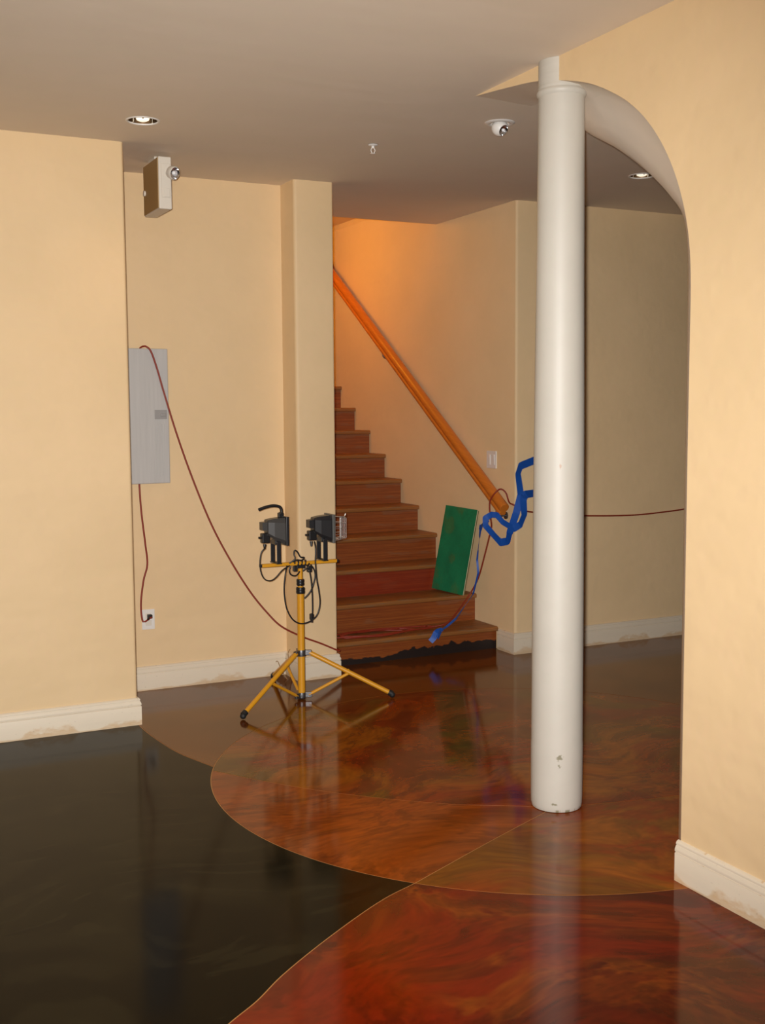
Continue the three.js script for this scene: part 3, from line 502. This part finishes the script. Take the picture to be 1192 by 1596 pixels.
  mesh('cable', tube(wrap.map(R), 0.004, 8, 200), blackPlastic, stand);
}

/* ------------------------------------------------ red extension cord */
{
  const cord = thing('extension_cord', 'long thin red extension cord strung along the walls and stairs', 'cord', [0, 0, 0]);
  const r = 0.0052;
  const coil = []; for (let i = 0; i <= 44; i++) { const t = i / 44, q = -2.6 + t * Math.PI * 2 * 3.55, w = Math.sin(i * 1.9) * 0.012; coil.push([3.1 + 0.18 * t + (0.30 - 0.07 * Math.sin(t * 7)) * Math.cos(q), 0.1555 + 0.0035 * Math.floor(t * 3.5) + 0.004 * Math.max(0, Math.sin(q * 2)), -6.485 + (0.085 - 0.02 * t) * Math.sin(q) + w]); }
  coil.push([3.55, 0.165, -6.47], [3.62, 0.176, -6.44]);
  const path = [[1.655, 0.425, -6.292], [1.638, 0.418, -6.285], [1.619, 0.403, -6.295], [1.604, 0.412, -6.301], [1.6, 0.509, -6.306], [1.618, 0.636, -6.306], [1.642, 0.726, -6.306], [1.634, 0.836, -6.306], [1.616, 1.018, -6.306], [1.609, 1.163, -6.308], [1.608, 1.3, -6.309], [1.61, 1.6, -6.309], [1.615, 1.88, -6.308], [1.628, 1.935, -6.298], [1.645, 1.948, -6.282], [1.663, 1.943, -6.272], [1.684, 1.915, -6.268], [1.713, 1.823, -6.262], [1.745, 1.699, -6.256], [1.81, 1.466, -6.246], [1.893, 1.211, -6.235], [1.996, 0.941, -6.22], [2.101, 0.726, -6.2], [2.209, 0.541, -6.178], [2.301, 0.415, -6.15], [2.377, 0.334, -6.125], [2.497, 0.266, -6.113], [2.62, 0.212, -6.112], [2.715, 0.166, -6.101], [2.745, 0.155, -6.12], [2.765, 0.157, -6.25], [2.79, 0.157, -6.4],
    ...coil,
    [3.68, 0.195, -6.44], [3.76, 0.235, -6.49], [3.85, 0.29, -6.54], [3.915, 0.36, -6.55], [3.93, 0.468, -6.48], [3.93, 0.622, -6.404], [3.93, 0.747, -6.348], [3.925, 0.825, -6.31], [3.895, 0.89, -6.275], [3.885, 0.95, -6.27], [3.884, 1.0, -6.26], [3.9, 1.052, -6.225], [3.935, 1.075, -6.215], [3.965, 1.05, -6.2], [3.972, 1.0, -6.18], [3.966, 0.985, -6.15], [3.955, 0.985, -6.118], [3.975, 0.972, -6.105], [4.01, 0.947, -6.10], [4.06, 0.934, -6.11], [4.16, 0.918, -6.135], [4.279, 0.904, -6.14], [4.572, 0.878, -6.14], [4.936, 0.865, -6.14], [5.213, 0.874, -6.14], [5.412, 0.888, -6.14], [5.644, 0.918, -6.14], [6.3, 1.02, -6.14], [6.9, 1.0, -6.14]];
  mesh('cord', tube(path, r, 8, 900, false, 0.5), cordMat, cord);
  mesh('plug', [rbox(0.026, 0.024, 0.034, 0.006, 1.648, 0.428, -6.305), cyl([1.64, 0.422, -6.29], [1.63, 0.414, -6.284], 0.008, 0.006)], blackPlastic, cord);
}

{
  const w = thing('wire_offcut', 'thin bent wire standing on the floor behind the yellow tripod', 'wire', [0, 0, 0]);
  mesh('strand', tube([[2.503,-0.08,-6.2],[2.48,-0.019,-6.2],[2.456,0.057,-6.2],[2.445,0.14,-6.2],[2.447,0.163,-6.2],[2.458,0.177,-6.2]], 0.0022, 6), std([0.35, 0.2, 0.08], 0.5), w);
  mesh('strand', tube([[2.367,0.109,-6.2],[2.374,0.116,-6.2],[2.383,0.104,-6.2],[2.395,0.072,-6.2],[2.419,0.026,-6.2],[2.455,-0.024,-6.2],[2.503,-0.078,-6.2]], 0.0022, 6), std([0.35, 0.2, 0.08], 0.5), w);
}
/* ------------------------------------------------ blue tape */
function ribbon(pts, widths, twist, n) {
  const dense = pts.flatMap((p, i) => i < pts.length - 1 ? [0, 0.07, 0.93].map((t) => p.map((v, k) => lerp(v, pts[i + 1][k], t))).slice(i ? 1 : 0) : [p]), c = new THREE.CatmullRomCurve3(dense.map(V3), false, 'catmullrom', 0.3), P = c.getPoints(n), pos = [], uv = [], idx = [];
  P.forEach((p, i) => {
    const t = P[Math.min(n, i + 1)].clone().sub(P[Math.max(0, i - 1)]).normalize(), f = i / n * (widths.length - 1), k = Math.min(widths.length - 2, Math.floor(f)), w = lerp(widths[k], widths[k + 1], f - k) / 2;
    const tw = twist(i / n), side = new THREE.Vector3(0, 0, 1).cross(t).normalize(), nn = t.clone().cross(side), d = side.multiplyScalar(Math.cos(tw)).add(nn.multiplyScalar(Math.sin(tw)));
    for (const [s, o] of [[-1, 1], [1, 1], [1, -1], [-1, -1]]) { const q = p.clone().addScaledVector(d, s * w).addScaledVector(t.clone().cross(d), o * 0.0004); pos.push(q.x, q.y, q.z); uv.push(0, 0); }
    if (i < n) for (let k2 = 0; k2 < 4; k2++) { const a = i * 4 + k2, b = i * 4 + (k2 + 1) % 4; idx.push(a, a + 4, b, b, a + 4, b + 4); }
  });
  const g = new THREE.BufferGeometry(); g.setAttribute('position', new THREE.Float32BufferAttribute(pos, 3)); g.setAttribute('uv', new THREE.Float32BufferAttribute(uv, 2)); g.setIndex(idx); g.computeVertexNormals(); return toCreasedNormals(g, 0.6);
}
{
  const tape = thing('masking_tape', 'tangled blue masking tape looped beside the handrail end', 'tape', [0, 0, 0]);
  mesh('strip', ribbon([[4.3, 1.305, -6.142], [4.2, 1.277, -6.136], [4.0, 1.228, -6.082], [3.973, 1.178, -6.072], [3.992, 1.045, -6.068], [3.962, 0.93, -6.073], [3.914, 0.80, -6.078], [3.904, 0.752, -6.08], [3.848, 0.748, -6.078], [3.80, 0.795, -6.08], [3.742, 0.86, -6.088], [3.742, 0.906, -6.088], [3.775, 0.928, -6.07], [3.808, 0.925, -6.06], [3.846, 0.88, -6.052], [3.925, 0.834, -6.045], [3.972, 0.858, -6.042], [4.002, 0.92, -6.042], [4.0, 1.02, -6.052], [4.03, 1.046, -6.07], [4.2, 1.05, -6.136], [4.3, 1.055, -6.142]],
    [0.048, 0.048, 0.05, 0.046, 0.05, 0.05, 0.042, 0.036, 0.04, 0.034, 0.042, 0.05, 0.05, 0.048, 0.048], (t) => 0.3 * Math.sin(t * 34), 400), blueTape, tape);
  mesh('strand', ribbon([[3.765, 0.895, -6.09], [3.8, 0.86, -6.2], [3.86, 0.84, -6.33], [3.885, 0.8, -6.385], [3.895, 0.743, -6.412], [3.9, 0.652, -6.44], [3.91, 0.588, -6.466], [3.912, 0.5, -6.455], [3.9, 0.354, -6.5], [3.84, 0.265, -6.52], [3.72, 0.215, -6.42], [3.62, 0.178, -6.37], [3.56, 0.168, -6.33]], [0.03, 0.026, 0.02, 0.016, 0.014, 0.014, 0.02, 0.014, 0.012], (t) => 2 + t * 9, 160), blueTape, tape);
  mesh('loose_end', [ribbon([[3.57, 0.172, -6.335], [3.535, 0.168, -6.322], [3.51, 0.158, -6.312], [3.49, 0.128, -6.306], [3.468, 0.105, -6.31]], [0.02, 0.034, 0.038, 0.034], () => 0.5, 24), ribbon([[3.55, 0.166, -6.32], [3.535, 0.15, -6.312], [3.515, 0.125, -6.305]], [0.03, 0.034], () => -0.4, 16)], blueTape, tape);
}

/* ------------------------------------------------ green board on the stairs */
{
  const BR = new THREE.Vector3(3.870, 0.3335, -6.59), BL = new THREE.Vector3(3.79, 0.3505, -6.874), up0 = new THREE.Vector3(0.112, 0.566, 0.002);
  const w = BL.clone().sub(BR), W = w.length(); w.normalize(); const up = up0.clone().addScaledVector(w, -up0.dot(w)), H = up.length() + 0.01; up.normalize(); const n = w.clone().cross(up).normalize(); // n may face either way
  if (n.x > 0) n.negate();
  const M = new THREE.Matrix4().makeBasis(w, up, n); const place = (g) => { const q = M.determinant() < 0; g.applyMatrix4(M); if (q) { const i = g.index; if (i) for (let k = 0; k < i.count; k += 3) { const a = i.getX(k); i.setX(k, i.getX(k + 1)); i.setX(k + 1, a); } else { g = mergeVertices(g); return place2(g); } } g.translate(BR.x, BR.y, BR.z); g.computeVertexNormals(); return g; };
  const place2 = (g) => { const i = g.index; for (let k = 0; k < i.count; k += 3) { const a = i.getX(k); i.setX(k, i.getX(k + 1)); i.setX(k + 1, a); } g.translate(BR.x, BR.y, BR.z); g = g.toNonIndexed(); g.computeVertexNormals(); return g; };
  const flat = (x0, x1, y0, y1, z0, z1) => { const g = new THREE.BoxGeometry(x1 - x0, y1 - y0, z1 - z0); g.translate((x0 + x1) / 2, (y0 + y1) / 2, (z0 + z1) / 2); return g; };
  const b = thing('green_board', 'green painted rectangular board leaning on the stair wall', 'board', [0, 0, 0]);
  const green = new THREE.MeshStandardMaterial({ map: tex(256, 512, (u, v) => { const n = fbm(u * 5, v * 8, 64, 501, 5), m = fbm(u * 60, v * 90, 128, 521, 3); { const w = smooth(0.56, 0.72, fbm(u * 4 + 9, v * 5, 64, 531, 4)) * 0.5; return [lerp(lerp(0.001, 0.006, n), 0.06, w), lerp(0.13, 0.21, n) * (0.85 + 0.3 * m) * (1 - 0.25 * w), lerp(0.055, 0.085, n) * (0.85 + 0.3 * m) * (1 - 0.5 * w)]; }; }, true), roughness: 0.55 });
  mesh('painted_face', place(flat(0, W, 0, H, -0.004, 0.002)), green, b);
  mesh('pale_edge', place(flat(-0.001, W + 0.001, 0.001, H - 0.001, -0.009, -0.004)), std([0.62, 0.52, 0.36], 0.7), b);
  mesh('backing', place(flat(-0.002, W - 0.004, 0.002, H - 0.004, -0.017, -0.011)), std([0.17, 0.15, 0.06], 0.7), b);
}

renderer.render(scene, camera);
